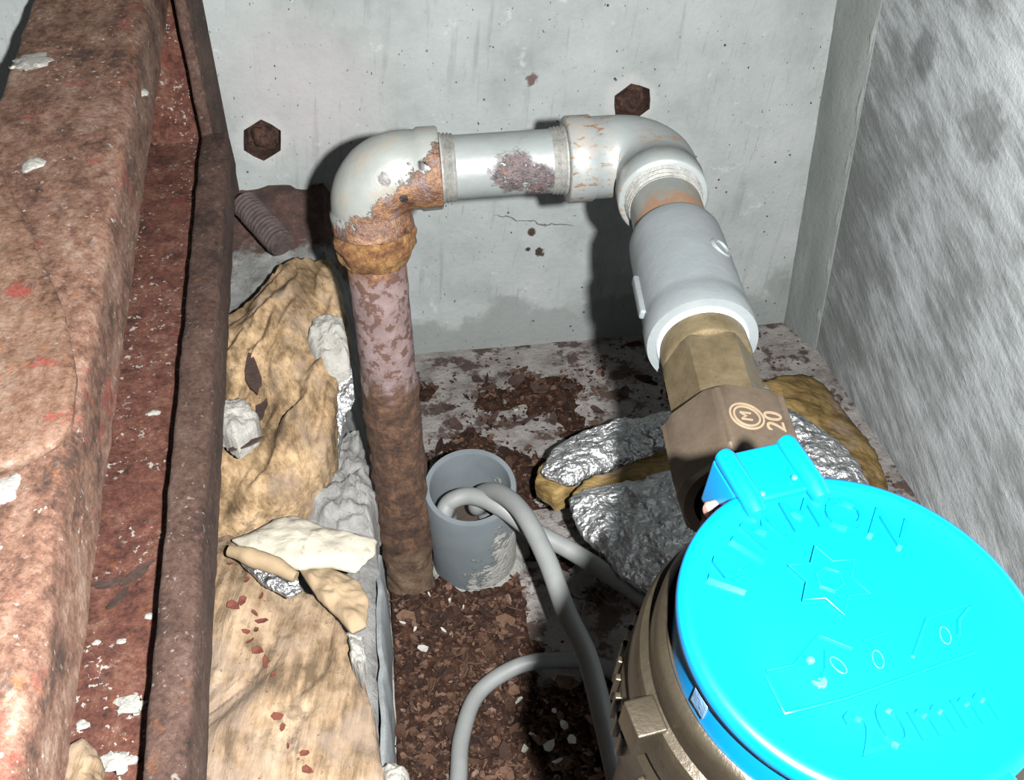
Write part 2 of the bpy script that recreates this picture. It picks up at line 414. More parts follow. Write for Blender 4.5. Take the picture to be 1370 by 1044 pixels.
def m_plain(name, base, rough=.8, var=.2, size=8, bumpd=.4, spec=.3, dirt=None):
    s = M(name, rough, 0, spec)
    c = s.ramp(s.noise(size, 5, .65), [(.3, tuple(x*(1-var) for x in base)), (.7, tuple(min(1, x*(1+var)) for x in base))])
    if dirt: c = s.mix(s.step(s.noise(size*.6, 5, .7), .58, .68, 0, dirt[1]), c, dirt[0])
    s.col(c); s.bump(s.noise(size*.3, 5, .7), bumpd); return s.mat
def m_flakes():
    s = M('rust_flakes', .9, 0, .15)
    c = s.ramp(s.geo.outputs['Random Per Island'], [(.0, (.020, .010, .008)), (.3, (.048, .024, .016)), (.55, (.085, .043, .027)), (.78, (.135, .075, .048)), (.95, (.17, .095, .065)), (1.0, (.24, .17, .13))])
    c = s.mix(s.step(s.noise(3, 4), .5, .7, 0, .5), c, (.03, .015, .011))
    s.col(c); return s.mat
def m_soil():
    s = M('rust_crumbs', .95, 0, .1)
    c = s.ramp(s.noise(6, 6, .75), [(.3, (.015, .008, .006)), (.48, (.055, .026, .017)), (.62, (.11, .052, .032)), (.8, (.20, .13, .10))])
    c = s.mix(s.mul(s.step(s.noise(18, 5, .7), .62, .68), .9), c, (.45, .42, .38))
    s.col(c); s.bump(s.noise(4, 7, .8), 2.5); return s.mat
def m_conduit():
    s = M('grey_pvc', .5, 0, .4)
    c = s.ramp(s.noise(20, 4), [(.3, (.155, .185, .205)), (.7, (.20, .23, .25))])
    k = s.add(s.mul(s.m('SUBTRACT', s.x, 22), .028), s.mul(s.m('SUBTRACT', 42, s.z), .012))
    k = s.add(k, s.mul(s.m('SUBTRACT', s.noise(12, 6, .72), .5), 2.4))
    k = s.mul(s.step(k, .18, .34), s.step(s.z, 66, 74, 1, 0))
    c = s.mix(k, c, s.ramp(s.noise(4, 5), [(.3, (.36, .36, .34)), (.7, (.52, .52, .49))]))
    s.col(c); s.rough(s.add(.5, s.mul(k, .4))); s.bump(s.mul(k, s.noise(3, 5)), 2); return s.mat
def m_lid():
    s = M('blue_plastic', .32, 0, .22); s.col((.0, .14, .34)); return s.mat

MAT = dict(wall=m_wall(), right=m_right(), fillet=m_fillet(), floor=m_floor(),
    haunch=m_concrete('rough_mortar', (.27, .28, .27), (.44, .45, .44), rust=.95), ledge=m_concrete('rough_ledge', (.36, .36, .35), (.52, .52, .51)),
    recess=m_rust('recess_rust', [(.3, (.03, .014, .01)), (.5, (.075, .035, .024)), (.7, (.14, .07, .05))], 8, 0, .2, .3),
    beam=m_rust('beam_rust', [(.25, (.060, .030, .020)), (.40, (.15, .072, .046)), (.52, (.23, .122, .082)), (.64, (.29, .175, .125)), (.80, (.39, .28, .22))], 13, .8, .55, .6, .45, .7, None, (1, .5, 1)),
    plate=m_rust('plate_rust', [(.28, (.08, .036, .022)), (.42, (.19, .095, .055)), (.56, (.26, .15, .10)), (.75, (.33, .22, .165))], 18, .3, .8, .8, .8, .8, None, (1, .5, 1)),
    web=m_rust('web_rust', [(.28, (.055, .020, .013)), (.42, (.145, .048, .032)), (.56, (.205, .078, .052)), (.75, (.29, .155, .11))], 14, .95, .4, .35, .3, 1.2, None, None, 2.0, .60),
    bar=m_rust('bar_rust', [(.3, (.038, .020, .015)), (.45, (.088, .046, .034)), (.6, (.128, .072, .054)), (.75, (.17, .11, .088))], 20, .35, .25, .45, .0, .7, None, (1, .6, 1)),
    pipe=m_pipe('grey_pipe_paint', extra=x_scab), elbow=m_pipe('grey_elbow_paint', (.27, .29, .275), x_elbow), elbow2=m_pipe('grey_elbow_paint_streaked', extra=x_elbow2),
    nipple=m_pipe('bare_nipple', (.20, .215, .205), x_nipple, .35), coupling=m_pipe('grey_coupling_paint', (.19, .215, .225), x_coupling),
    thread=m_plain('thread_sealant', (.25, .255, .24), .45, .3, 5, .6, .4, ((.17, .11, .07), .75)), tape=m_plain('white_tape', (.45, .47, .48), .5, .1),
    riser=m_riser(), crust=m_crust(),
    tail=m_brass('tailpiece_brass', (.14, .11, .06), (.27, .215, .13), .36), nut=m_brass('nut_brass', (.115, .085, .058), (.17, .13, .095), .5),
    body=m_brass('body_brass', (.040, .032, .021), (.064, .052, .035), .36, .75), mark=m_plain('worn_brass_mark', (.24, .18, .12), .5, .1, 4, .1),
    lid=m_lid(), pale_mark=m_plain('pale_lid_mark', (.035, .20, .26), .2, .05, 8, 0, .5), pin=m_plain('hinge_pin', (.30, .17, .14), .4, .1),
    seal=m_plain('pale_blue_seal', (.07, .13, .21), .5, .1), dark=m_plain('conduit_shade', (.05, .035, .025), .6, .2),
    wool=m_wool('upper_wool', (.37, .25, .14), (.62, .44, .26), .7, 0, 25), wool2=m_wool('lower_wool', (.36, .25, .155), (.54, .40, .27), .6, 21, -8),
    wool3=m_wool('ochre_wool', (.30, .20, .075), (.46, .32, .13), .4, 60, 60),
    foil=m_foil('crinkled_foil'), foil_dirty=m_foil('dirty_foil', (.75, .76, .78), .6),
    white=m_plain('white_plaster', (.52, .51, .47), .9, .15, 5, 1.0, .2, ((.25, .20, .15), .5)), paper=m_plain('cream_paper', (.60, .56, .46), .85, .12, 12, .5, .2, ((.30, .24, .18), .6)),
    tan=m_plain('tan_paper', (.42, .31, .19), .85, .15, 18, .3), board=m_plain('pale_board_edge', (.30, .325, .34), .8, .25, 10, .5),
    conduit=m_conduit(), mortar=m_plain('mortar_collar', (.42, .42, .39), .95, .2, 6, 2.0), cable=m_plain('grey_cable', (.255, .27, .268), .5, .1, 20, .1, .4),
    flakes=m_flakes(), soil=m_soil(), chip=m_plain('white_chip', (.55, .54, .48), .8, .1), redchip=m_plain('red_chip', (.18, .05, .03), .9, .3, 5),
    darkchip=m_plain('dark_scale', (.075, .042, .032), .9, .4, 6, .8), rod=m_plain('rusty_rod', (.105, .075, .07), .8, .45, 7, 1.0))

# ================================================================== structure
YB, XR, XL = 665.0, 312.0, -345.0
def hexring(c, r, y, a0=0):
    return [Vector((c[0]+r*(1+.05*math.sin(k*7.3+c[0]))*math.sin(a0+k*math.pi/6)*(1 if k % 2 == 0 else .885), y, c[2]+r*(1+.05*math.sin(k*7.3+c[0]))*math.cos(a0+k*math.pi/6)*(1 if k % 2 == 0 else .885))) for k in range(12)]
BOLTS = [(U(351, 188, y=YB), 14.6, 0.10), (U(846, 137, y=YB), 14.2, -0.12)]
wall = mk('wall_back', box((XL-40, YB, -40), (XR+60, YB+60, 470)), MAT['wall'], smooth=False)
for c, r, a0 in BOLTS:
    f = hexring(c, r, YB-1, a0); k = hexring(c, r*.8, YB+11, a0)
    cut = mk('cutter', (f+k, [tuple(range(12)), tuple(range(23, 11, -1))]+[(i, (i+1)%12, 12+(i+1)%12, 12+i) for i in range(12)]), MAT['recess'], smooth=False)
    bo = wall.modifiers.new('b', 'BOOLEAN'); bo.object = cut; bo.operation = 'DIFFERENCE'; bo.solver = 'EXACT'; bo.material_mode = 'TRANSFER'
    bpy.context.view_layer.update()
    me = bpy.data.meshes.new_from_object(wall.evaluated_get(bpy.context.evaluated_depsgraph_get()))
    wall.modifiers.clear(); wall.data = me; bpy.data.objects.remove(cut)
struct(wall, 'pale grey concrete back wall with two hexagonal bolt recesses')
fl_v = []; NXF, NYF = 90, 80
for j in range(NYF+1):
    for i in range(NXF+1):
        x = XL+(XR-XL)*i/NXF; y = 40+(YB-40)*j/NYF; fl_v.append(Vector((x, y, 1.2*nz((x, y, 0), .05, 4))))
fl_f = [(j*(NXF+1)+i, j*(NXF+1)+i+1, (j+1)*(NXF+1)+i+1, (j+1)*(NXF+1)+i) for j in range(NYF) for i in range(NXF)]
bx = box((XL, 40, -40), (XR, YB, -3))
struct(mk('floor', join((fl_v, fl_f), bx), MAT['floor'], loc=(0, 350, 0)), 'rust-stained concrete pit floor')
struct(mk('wall_right', box((XR, -40, -40), (XR+60, 626, 470)), MAT['right'], smooth=False), 'trowelled grey concrete wall on the right')
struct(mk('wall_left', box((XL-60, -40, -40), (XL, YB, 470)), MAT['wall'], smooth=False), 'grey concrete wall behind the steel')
fv = []
for k in range(60):
    z = -5+475*k/59
    for q, (x, y) in enumerate(((300, 666), (302.5, 652), (306, 639), (311, 624), (330, 624), (330, 666))):
        j = .7*nz((x, y, z), .03, 3) if q < 4 else 0
        fv.append(Vector((x+j, y, z)))
ff = [(k*6+i, k*6+(i+1)%6, (k+1)*6+(i+1)%6, (k+1)*6+i) for k in range(59) for i in range(6)]
struct(mk('trim_1', (fv, ff), MAT['fillet']), 'smooth mortar fillet in the wall corner')
def ridge_w(p): return 1.0*nz(p, .12, 4, 3)
struct(mk('trim_2', tube([(312.0+.8*math.sin(k*.6), 626.5, -2+k*4.0) for k in range(118)], 2.0, 10, True, ridge_w), MAT['fillet']), 'thin rough mortar lip along the corner fillet')
def bolt_end(c, lab, sd):
    t = thing('recessed_bolt', lab, 'bolt', (c.x, YB+11, c.z-6))
    mk('bolt_head', lump((c.x-.5, YB+10, c.z-2), 8.2, 6, 7.5, .45, .16, sd, 20, 12, False), MAT['recess'], t)
    mk('bolt_shank', lump((c.x+.5, YB+4.5, c.z-2), 4, 3, 4, .4, .3, sd+4, 14, 8, False), MAT['recess'], t)
bolt_end(BOLTS[0][0], 'rusty bolt in the hexagonal recess beside the rusty steel post', 1)
bolt_end(BOLTS[1][0], 'rusty bolt in the hexagonal recess above the second pipe elbow', 2)

# rough mortar haunch in the far left corner and the concrete ledge in front of it
def grid_block(x0, x1, y0, y1, top, nx, ny, zb=-2, edge=None):
    V = []; F = []
    for j in range(ny+1):
        for i in range(nx+1):
            x = x0+(x1-x0)*i/nx; y = y0+(y1-y0)*j/ny
            if edge and i == nx: x += edge(y)
            V.append(Vector((x, y, top(x, y))))
    W = nx+1
    for j in range(ny):
        for i in range(nx): F.append((j*W+i, j*W+i+1, (j+1)*W+i+1, (j+1)*W+i))
    border = [i for i in range(W)]+[j*W+nx for j in range(1, ny+1)]+[ny*W+i for i in range(nx-1, -1, -1)]+[j*W for j in range(ny-1, 0, -1)]
    k0 = len(V)
    for b in border: V.append(Vector((V[b].x, V[b].y, zb)))
    n = len(border)
    for q in range(n): F.append((border[q], k0+q, k0+(q+1)%n, border[(q+1)%n]))
    F.append(tuple(k0+q for q in range(n)))
    return V, F
def haunch_top(x, y):
    t = max(0, min(1, (y-545)/105)); e = max(0, min(1, (-42-x)/14))
    return (88+62*t)*(.55+.45*e**.6) + 5*nz((x, y, 0), .05, 5, 2) + 2*nz((x, y, 0), .2, 4, 5)
tag(mk('mortar_haunch', grid_block(XL+1, -42, 462, YB-.5, haunch_top, 80, 60), MAT['haunch'], sharp=60),
    'rough grey mortar heap at the foot of the back wall behind the insulation', 'mortar')
def ledge_top(x, y): return 50+1.5*nz((x, y, 0), .06, 5, 8)-(3.0 if x > -37 else 0)
tag(mk('concrete_ledge', grid_block(XL+1, -34.5, 90, 461, ledge_top, 70, 80, -2, lambda y: 1.5*nz((0, y, 0), .08, 4)), MAT['ledge'], sharp=60),
    'rough pale concrete ledge along the foot of the rusted riser', 'ledge')
bv = []
for i in range(60):
    y = 205+i*3.2; o = 1.3*nz((0, y, 0), .05, 3, 2); hh = 52+2.0*nz((0, y, 5), .06, 4, 6)
    bv.append([Vector((-33.2+o, y, -1)), Vector((-29.8+o, y, -1)), Vector((-29.6+o+.6*nz((0, y, 9), .1, 3), y, 24)), Vector((-30.2+o, y, hh-1.5)), Vector((-31.2+o, y, hh)), Vector((-33.4+o, y, hh-.6))])
bF = [(i*6+k, i*6+(k+1)%6, (i+1)*6+(k+1)%6, (i+1)*6+k) for i in range(59) for k in range(6)]+[tuple(range(6)), tuple(range(354, 360))]
tag(mk('edge_board', ([p for r in bv for p in r], bF), MAT['board'], sharp=60), 'thin pale blue-grey board standing against the side of the ledge', 'board')

# ================================================================== rusty steel on the left
def loft(rows, closed=True):
    n = len(rows[0]); V = [Vector(p) for r in rows for p in r]; F = []
    for j in range(len(rows)-1):
        for k in range(n if closed else n-1): F.append((j*n+k, j*n+(k+1)%n, (j+1)*n+(k+1)%n, (j+1)*n+k))
    if closed: F += [tuple(range(n))[::-1], tuple(range((len(rows)-1)*n, len(rows)*n))]
    return V, F
def profile_sweep(A, B, prof, n, wob=0.0, seed=0, ext=(0, 0)):
    "sweep a (right, up) profile from A to B; up stays near vertical"
    A, B = Vector(A), Vector(B); d = (B-A).normalized(); A = A-d*ext[0]; B = B+d*ext[1]
    right = d.cross(Vector((0, 0, 1))).normalized(); up = right.cross(d).normalized(); rows = []
    for i in range(n+1):
        c = A.lerp(B, i/n); r = []
        for (a, b) in prof:
            p = c+right*a+up*b
            if wob: p = p+up*wob*nz(p, .06, 4, seed)+right*wob*.7*nz(p, .07, 4, seed+3)
            r.append(p)
        rows.append(r)
    return loft(rows)
# big box beam, its lower right edge running from far to near
BA = U(226, 0, z=283); BB = U(94, 1000, z=205)
t = thing('steel_beam', 'wide rusty steel beam nearest the camera at the left edge', 'beam', ((BA.x+BB.x)/2, (BA.y+BB.y)/2, (BA.z+BB.z)/2))
beam_prof = [(0, 0), (0, 24)] + [(-7+7*math.cos(a), 25+7*math.sin(a)) for a in [math.pi/2*k/6 for k in range(7)]] + [(-12-3.6*q, 32.3) for q in range(12)] + [(-56+4*math.cos(a), 28+4*math.sin(a)) for a in [math.pi/2+math.pi/2*k/4 for k in range(5)]] + [(-60, 0)]
beam = mk('beam_box', profile_sweep(BB, BA, beam_prof, 110, 1.0, 5, (120, 8)), MAT['beam'], t, sharp=50)
d = (BA-BB).normalized(); right = d.cross(Vector((0, 0, 1))).normalized(); bup = right.cross(d).normalized()
btop = BB + bup*32.5
def on_beam(px, py, lift=0): return onplane(px, py, btop+bup*lift, bup)
gp = [on_beam(*p, 4) for p in ((0, 222), (40, 310), (82, 402), (102, 500), (94, 575), (40, 612), (0, 622))]
gp += [gp[-1]-right*110-d*10, gp[0]-right*75+d*20]
mk('welded_plate', slab(gp, 4.4, 140, 24, 1.0, lambda q: 1.0*nz(q, .06, 4, 9), .6, 3, 3), MAT['plate'], t)
# channel: vertical post on the wall and the sloping channel running towards the camera
t = thing('steel_channel', 'rusty steel channel with a raised lip, bent up the back wall', 'steel channel', U(250, 600, z=150))
FOLD = U(268, 181, y=612)                     # where the lip turns up the wall
NEAR = U(187, 1044, z=150)
d = (FOLD-NEAR).normalized(); right = d.cross(Vector((0, 0, 1))).normalized(); cup = right.cross(d).normalized()
wn = (U(250, 1044, z=150)-NEAR).dot(right); wf = 17.5
rows = []
for i in range(121):
    k = i/120; c = NEAR.lerp(FOLD, k) if True else None
    c = NEAR + (FOLD-NEAR)*(-.25+1.25*k); kk = -.25+1.25*k; wd = wn+(wf-wn)*kk; r = []
    for (a, b) in [(0.02, -24), (.0, -3)] + [(.14-.14*math.cos(q), -3+3*math.sin(q)) for q in (.5, 1.0, 1.57)] + [(.35, .5), (.6, .6)] + [(.8+.2*math.sin(q), -5+5*math.cos(q)) for q in (.0, .5, 1.0, 1.57)] + [(1.0, -22), (.9, -33), (.1, -33)]:
        p = c + right*(a*wd) + cup*b
        r.append(p + cup*.7*nz(p, .06, 4, 2) + right*.6*nz(p, .07, 4, 7))
    rows.append(r)
mk('lip', loft(rows), MAT['bar'], t, sharp=50)
WZ = -28
rows = []
for i in range(91):
    kk = -.25+1.36*i/90; c = NEAR + (FOLD-NEAR)*kk; r = []
    for a in [4-q*8 for q in range(18)]:
        p = c + right*a + cup*WZ; r.append(p + cup*(1.5*nz(p, .09, 5, 4)+.9*nz(p, .3, 3, 6)))
    r += [c + right*(4-17*8) + cup*(WZ-6), c + right*4 + cup*(WZ-6)]
    rows.append(r)
mk('web', loft(rows), MAT['web'], t, sharp=50)
PX = U(300, 150, y=664).x; PL0 = U(231, 0, y=612); PL1 = U(268, 181, y=612)
pr = []
for i in range(61):
    zt = 150+i*3.7; r = []
    xl = PL1.x+(PL0.x-PL1.x)*((zt-PL1.z)/(PL0.z-PL1.z)); w_ = PX-xl
    for (a, yy) in [(1, 664), (1, 640), (1, 618), (.88, 613), (.6, 612), (.25, 612), (.06, 613), (0, 616), (0, 640), (0, 664)]:
        p = Vector((xl+a*w_, yy, zt)); s_ = nz(p, .06, 4, 1); r.append(p+Vector((.6*s_, -.6*s_, 0)) if yy < 660 else p)
    pr.append(r)
mk('post_lip', loft(pr), MAT['bar'], t, sharp=50)
pw = []
for i in range(31):
    zt = 150+i*7.2; r = []
    for q in range(11):
        p = Vector((PL1.x+2-q*6, 657, zt)); r.append(p+Vector((0, 1.5*nz(p, .08, 4, 4), 0)))
    r += [Vector((PL1.x+2-60, 663, zt)), Vector((PL1.x+2, 663, zt))]
    pw.append(r)
mk('post_web', loft(pw), MAT['web'], t, sharp=50)

# ================================================================== pipe run
E1 = Vector((-16, 410, 264.5)); E2 = Vector((110, 410, 264.5))
AX = (Vector((90.8, 200.9, 238.9))-Vector((110, 410, 264))).normalized()
def ax(s): return E2 + AX*s
run = thing('water_pipe', 'grey painted water pipe with two elbows and a rust-eaten riser', 'pipe', (-16, 410, 0))
def rw(p):
    k = max(0, min(1, (165-p.z)/25)); return (.35+1.5*k)*nz(p, .11, 5, 2) + .3*k
zs = [-3+i*2.5 for i in range(98)]
mk('riser', tube([(-16-.010*(235-z)*.3, 410, z) for z in zs], [13.6+.5*max(0, min(1, (160-z)/10))-1.4*max(0, min(1, (40-z)/8)) for z in zs], 48, True, rw), MAT['riser'], run, sharp=60)
def arc(c, a, b, r, n=16):
    "fillet arc between the two legs that leave corner c along a and b"
    a, b = Vector(a).normalized(), Vector(b).normalized(); o = c+(a+b)*r
    return [o - b*r*math.cos(q) - a*r*math.sin(q) for q in [math.pi/2*i/n for i in range(n+1)]]
def elbow_mesh(c, a, b, la, lb, ro=18.2, rb=17.0, band=9, R=15, wob=None):
    a, b = Vector(a).normalized(), Vector(b).normalized()
    P = [c+a*la, c+a*(la), c+a*(la-.8), c+a*(la-band), c+a*(la-band-1.2)]
    Q = [14.0, ro-.8, ro, ro, rb]
    A = arc(c, a, b, R)
    P += A; Q += [rb+.4*math.sin(math.pi*i/(len(A)-1)) for i in range(len(A))]
    P += [c+b*(lb-band-1.2), c+b*(lb-band), c+b*(lb-.8), c+b*lb, c+b*lb]; Q += [rb, ro, ro, ro-.8, 14.0]
    # separate coincident points a hair so the sweep direction stays defined
    P[1] = P[1]+a*(-.05); P[-2] = P[-2]+b*(-.05)
    return tube(P, Q, 56, True, wob)
mk('elbow', elbow_mesh(E1, (0, 0, -1), (1, 0, .012), 26, 32, 18.0, 17.2, 9, 16, lambda p: .25*nz(p, .08, 3) + (1.1*max(0, min(1, (250-p.z)/10))*nz(p, .16, 4, 4))), MAT['elbow'], run, sharp=50)
mk('rust_crust', tube([(-16, 410, 221+i*1.6) for i in range(17)], [13.2]+[15.2+3.0*math.sin(math.pi*min(1, i/14)) for i in range(16)], 64, True, lambda p: 2.4*nz(p, .12, 5, 6)), MAT['crust'], run, sharp=60)
hp = mk('pipe', tube([E1.lerp(E2, k/40) for k in range(5, 36)], 13.9, 48), MAT['pipe'], run)
mk('thread', tube([(16+i*.8, 410, 264.6) for i in range(9)], [15.2, 15.3, 14.5, 15.2, 14.4, 15.1, 14.3, 14.8, 14], 48), MAT['thread'], hp)
mk('thread', tube([(64.5+i*.8, 410, 264.5) for i in range(9)], [14, 14.6, 14.2, 14.9, 14.3, 15.0, 14.5, 15.3, 15.2], 48), MAT['thread'], hp)
e2 = mk('elbow', elbow_mesh(E2, (-1, 0, 0), AX, 39, 38, 18.9, 18.0, 11, 19, lambda p: .2*nz(p, .08, 3)), MAT['elbow2'], run, sharp=50)
cc = onplane(850, 171, E2+Vector((0, 0, 17.6)), Vector((0, -.3, 1)).normalized())
dn = (cc-Vector((104, 404, 262))).normalized(); cc = Vector((104, 404, 262))+dn*18.4
mk('cast_mark', lathe([(3.4, -.6), (4.2, .5), (5.0, .5), (5.6, -.6)], cc, dn, 32, True), MAT['elbow2'], e2)
nip = mk('nipple', tube([ax(s) for s in (34, 40, 46, 52, 58, 64, 70, 76)], 14.8, 48), MAT['nipple'], run)
P = []; Q = []
for i in range(8): P.append(ax(37+i*1.1)); Q.append(16.4-.22*i+(.35 if i%2 else -.35))
mk('thread', tube(P, Q, 48), MAT['thread'], nip)
# coupling: a banded socket with side ribs and a cast ring
cs = [(66, 13), (66.2, 16.2), (67.5, 17.4), (70, 18.2), (75, 18.5), (100, 18.9), (116, 19.0), (119, 19.0), (121, 19.6), (129, 19.8), (131, 19.4), (131.2, 15)]
cp = mk('coupling', lathe([(r, s) for s, r in cs], E2, AX, 64), MAT['coupling'], run, sharp=35)
rx = AX.cross(Vector((0, 0, 1))).normalized(); ru = rx.cross(AX).normalized()
for sgn, an in ((1, 8), (-1, -4)):
    dr = (rx*math.cos(math.radians(an))*sgn + ru*math.sin(math.radians(an))).normalized(); tt = AX.cross(dr)
    mk('rib', obox(ax(107)+dr*18.9, AX, tt, dr, 22, 4, 3.6, 1.1), MAT['coupling'], cp)
dm = (-rx*.62+ru*.8).normalized() if (-rx).x > 0 else (rx*.62+ru*.8).normalized()
mk('cast_mark', lathe([(2.6, -.5), (3.3, .6), (4.2, .6), (4.9, -.5)], ax(95)+dm*18.8, dm, 28, True), MAT['coupling'], cp)
mk('thread_tape', lathe([(13, 130), (16.4, 130.4), (16.2, 132), (15.5, 133), (13, 133.2)], E2, AX, 56), MAT['tape'], run, sharp=60)
# brass tailpiece with a hexagon
def hexr(af, rc, rot):
    def f(r, h, t):
        q = ((t-rot) % (math.pi/3))-math.pi/6
        return min(r, af/2/math.cos(q))
    return f
tp = mk('tailpiece', lathe([(10, 131), (15.2, 131.5), (15.4, 141), (14.8, 142)], E2, AX, 56), MAT['tail'], run)
mk('hexagon', lathe([(11, 141), (14.6, 141.2), (16.4, 143), (16.6, 150), (16.6, 172.6), (11, 172.8)], E2, AX, 96, False, hexr(27.5, 0, math.radians(34)), ru), MAT['tail'], tp)

# ================================================================== water meter
LC = Vector((75.2, 112.9, 300.0)); LN = Vector((.064, -.183, 1)).normalized(); LR = 33.5
meter = thing('water_meter', 'brass water meter with a bright blue hinged lid', 'water meter', (78, 113, 205))
NROT = math.radians(17)
nut = mk('union_nut', lathe([(12.6, 173), (17.8, 173), (20.0, 174.2), (22.6, 176.2), (22.6, 199), (20.2, 202), (18.2, 203.4), (15.2, 203.4), (15.2, 187), (12.6, 186)], E2, AX, 144, True, lambda r, h, t: min(r, 38.0/2/math.cos(((t-NROT) % (math.pi/3))-math.pi/6)) if r > 16 else r, ru), MAT['nut'], meter, sharp=25)
tail_n = mk('inlet', lathe([(9, 186.5), (13.6, 187), (13.6, 210), (15, 212), (15, 224), (19, 232), (20, 300), (20, 380), (12, 381)], E2, AX, 56), MAT['body'], meter)
def up_h(r, h): return (r, h)
bp = [(r_-2.6 if r_ > 35.5 else r_, h_) for r_, h_ in [(20, -112), (27, -108), (33, -98), (36, -84), (37, -62), (38.0, -50), (40.6, -47), (41.6, -44), (41.6, -33), (40.4, -31), (40.4, -29.5), (41.0, -28.5), (41.0, -20), (40.2, -18.4), (38.6, -17.6), (38.4, -12), (37.6, -10.6), (36.6, -10.0), (36.2, -10.6), (36.2, -13), (20, -13.2)]]
body = mk('body', lathe(bp, LC, LN, 128), MAT['body'], meter, sharp=30)
mk('register', lathe([(20, -14), (32.4, -13.8), (32.6, -5), (20, -4.8)], LC, LN, 96), MAT['lid'], meter)
# lid with its hinge, tab and raised marks
hu = onplane(1032, 640, LC, LN)-LC; hu = (hu-LN*hu.dot(LN)).normalized(); hr = hu.cross(LN).normalized()
lid = mk('lid', lathe([(20, -5), (32.6, -5), (33.3, -4.4), (33.5, -3), (33.5, -1.2), (33.1, -.4), (32.2, 0), (31.0, 0), (30.2, -.35), (20, -.3), (8, -.25)], LC, LN, 128), MAT['lid'], meter, sharp=50)
def onlid(px, py): return onplane(px, py, LC, LN)
HC = LC+hu*35.2
mk('hinge', obox(HC-LN*1.8+hr*0, hr, hu, LN, 17, 13, 5.5, 1.0), MAT['lid'], lid)
for sx in (-7.2, 7.2):
    V1 = tube([HC+hr*sx+hu*(6.2)+LN*.6, HC+hr*sx+hu*5+LN*.8, HC+hr*sx-hu*6+LN*.8, HC+hr*sx-hu*8.5+LN*.3, HC+hr*sx-hu*9.5-LN*.8], [2.0, 2.3, 2.3, 2.1, 1.2], 20)
    mk('hinge_rib', V1, MAT['lid'], lid)
mk('hinge_cheek', obox(HC-hr*8.0-LN*6.5+hu*1.5, hr, hu, LN, 3, 10, 13, .8), MAT['lid'], lid)
mk('hinge_cheek', obox(HC+hr*8.0-LN*6.5+hu*1.5, hr, hu, LN, 3, 10, 13, .8), MAT['lid'], lid)
mk('hinge_pin', lathe([(1.2, -12), (1.9, -11.4), (1.9, 11.4), (1.2, 12)], HC-LN*9+hu*.5, hr, 20), MAT['pin'], meter)
mk('tab', obox(LC-hu*35.5-LN*2.4, hr, hu, LN, 17, 9, 4.6, 1.0), MAT['lid'], lid)
for ch, p, sz in (('K', (979, 770), 10.5), ('I', (1004, 737), 10.5), ('M', (1024, 712), 10.0), ('M', (1073, 692), 10.0), ('O', (1130, 690), 10.5), ('N', (1188, 709), 10.5)):
    q = onlid(*p); o_ = (q-LC); o_ = (o_-LN*o_.dot(LN)).normalized()
    mk('letter', place(text_mesh(ch, sz, .75), q-LN*.1, o_.cross(LN), o_, LN), MAT['lid'], lid, smooth=False)
bu = onlid(1180, 900)-onlid(1230, 985); bu = bu.normalized(); br = bu.cross(LN)
q = onlid(1236, 962)
mk('letter', place(text_mesh('20mm', 11, .6), q-LN*.1, br, bu, LN), MAT['lid'], lid, smooth=False)
def strokes(name, pts, closed, r=.35, mat='lid', lift=-.1):
    P = [onlid(*p)+LN*lift for p in pts]
    if closed: P = P+[P[0], P[1]]
    Q = []
    for i in range(len(P)-1):
        for k in range(5): Q.append(P[i].lerp(P[i+1], k/5))
    Q.append(P[-1]); return mk(name, tube(Q, r, 8), MAT[mat], lid)
sc_ = onlid(1108, 778)
st = []
for k in range(12):
    a = math.pi/6*k+math.radians(8); r = 7.6 if k % 2 == 0 else 4.4
    st.append(sc_+(bu*math.cos(a)+br*math.sin(a))*r)
sv = [p-LN*.5 for p in st]+[p+LN*.6 for p in st]
mk('star', (sv, [tuple(range(12)), tuple(range(12, 24))]+[(i, (i+1)%12, 12+(i+1)%12, 12+i) for i in range(12)]), MAT['lid'], lid, smooth=False)
inn = []
for k in range(6):
    a = math.pi/3*k+math.radians(8); inn.append(sc_+(bu*math.cos(a)+br*math.sin(a))*2.6+LN*.7)
mk('star_outline', tube([p+LN*.6 for p in st]+[st[0]+LN*.6, st[1]+LN*.6], .2, 8), MAT['lid'], lid)
mk('star_centre', tube(inn+[inn[0], inn[1]], .3, 8), MAT['lid'], lid)
strokes('raised_panel', [(1025, 898), (1062, 890), (1080, 868), (1095, 850), (1140, 868)], False)
strokes('raised_panel', [(1105, 870), (1105, 895), (1098, 908)], False)
strokes('raised_panel', [(1155, 858), (1188, 847)], False)
strokes('raised_panel', [(1222, 878), (1240, 828), (1300, 808), (1283, 830), (1283, 850)], False)
strokes('raised_panel', [(1025, 905), (1050, 955), (1130, 935), (1305, 873)], False)
for (cx_, cy_, a) in ((1122, 890, -35), (1175, 882, 40), (1265, 850, 45)):  # ovals, bumps and patch share one opaque colour, greener than the lid
    o = onlid(cx_, cy_); a = math.radians(a); P = []
    for k in range(24):
        t_ = 2*math.pi*k/24; P.append(o+LN*-.1+(bu*math.cos(t_)*1.75+br*math.sin(t_)*.95)*1.0)
    P = [o+Matrix.Rotation(-a*.5, 3, LN)@(p-o) for p in P]
    mk('oval_mark', tube(P+[P[0], P[1]], .10, 8), MAT['pale_mark'], lid)
for (px, py, r) in ((991, 765, .7), (1085, 883, .8), (1017, 668, .7), (1060, 646, .7)):
    mk('pale_bump', lump(onlid(px, py)-LN*.2+LN*(1.8 if py < 700 else 0), r, r, r*.8, 0, 1, 0, 12, 8), MAT['pale_mark'], lid)
mk('pale_patch', slab([onlid(*p)+LN*.1 for p in ((1083, 910), (1095, 914), (1103, 904), (1108, 912), (1106, 921), (1096, 922))], .4, 40, 5, .1, None, .4, 2), MAT['pale_mark'], lid)
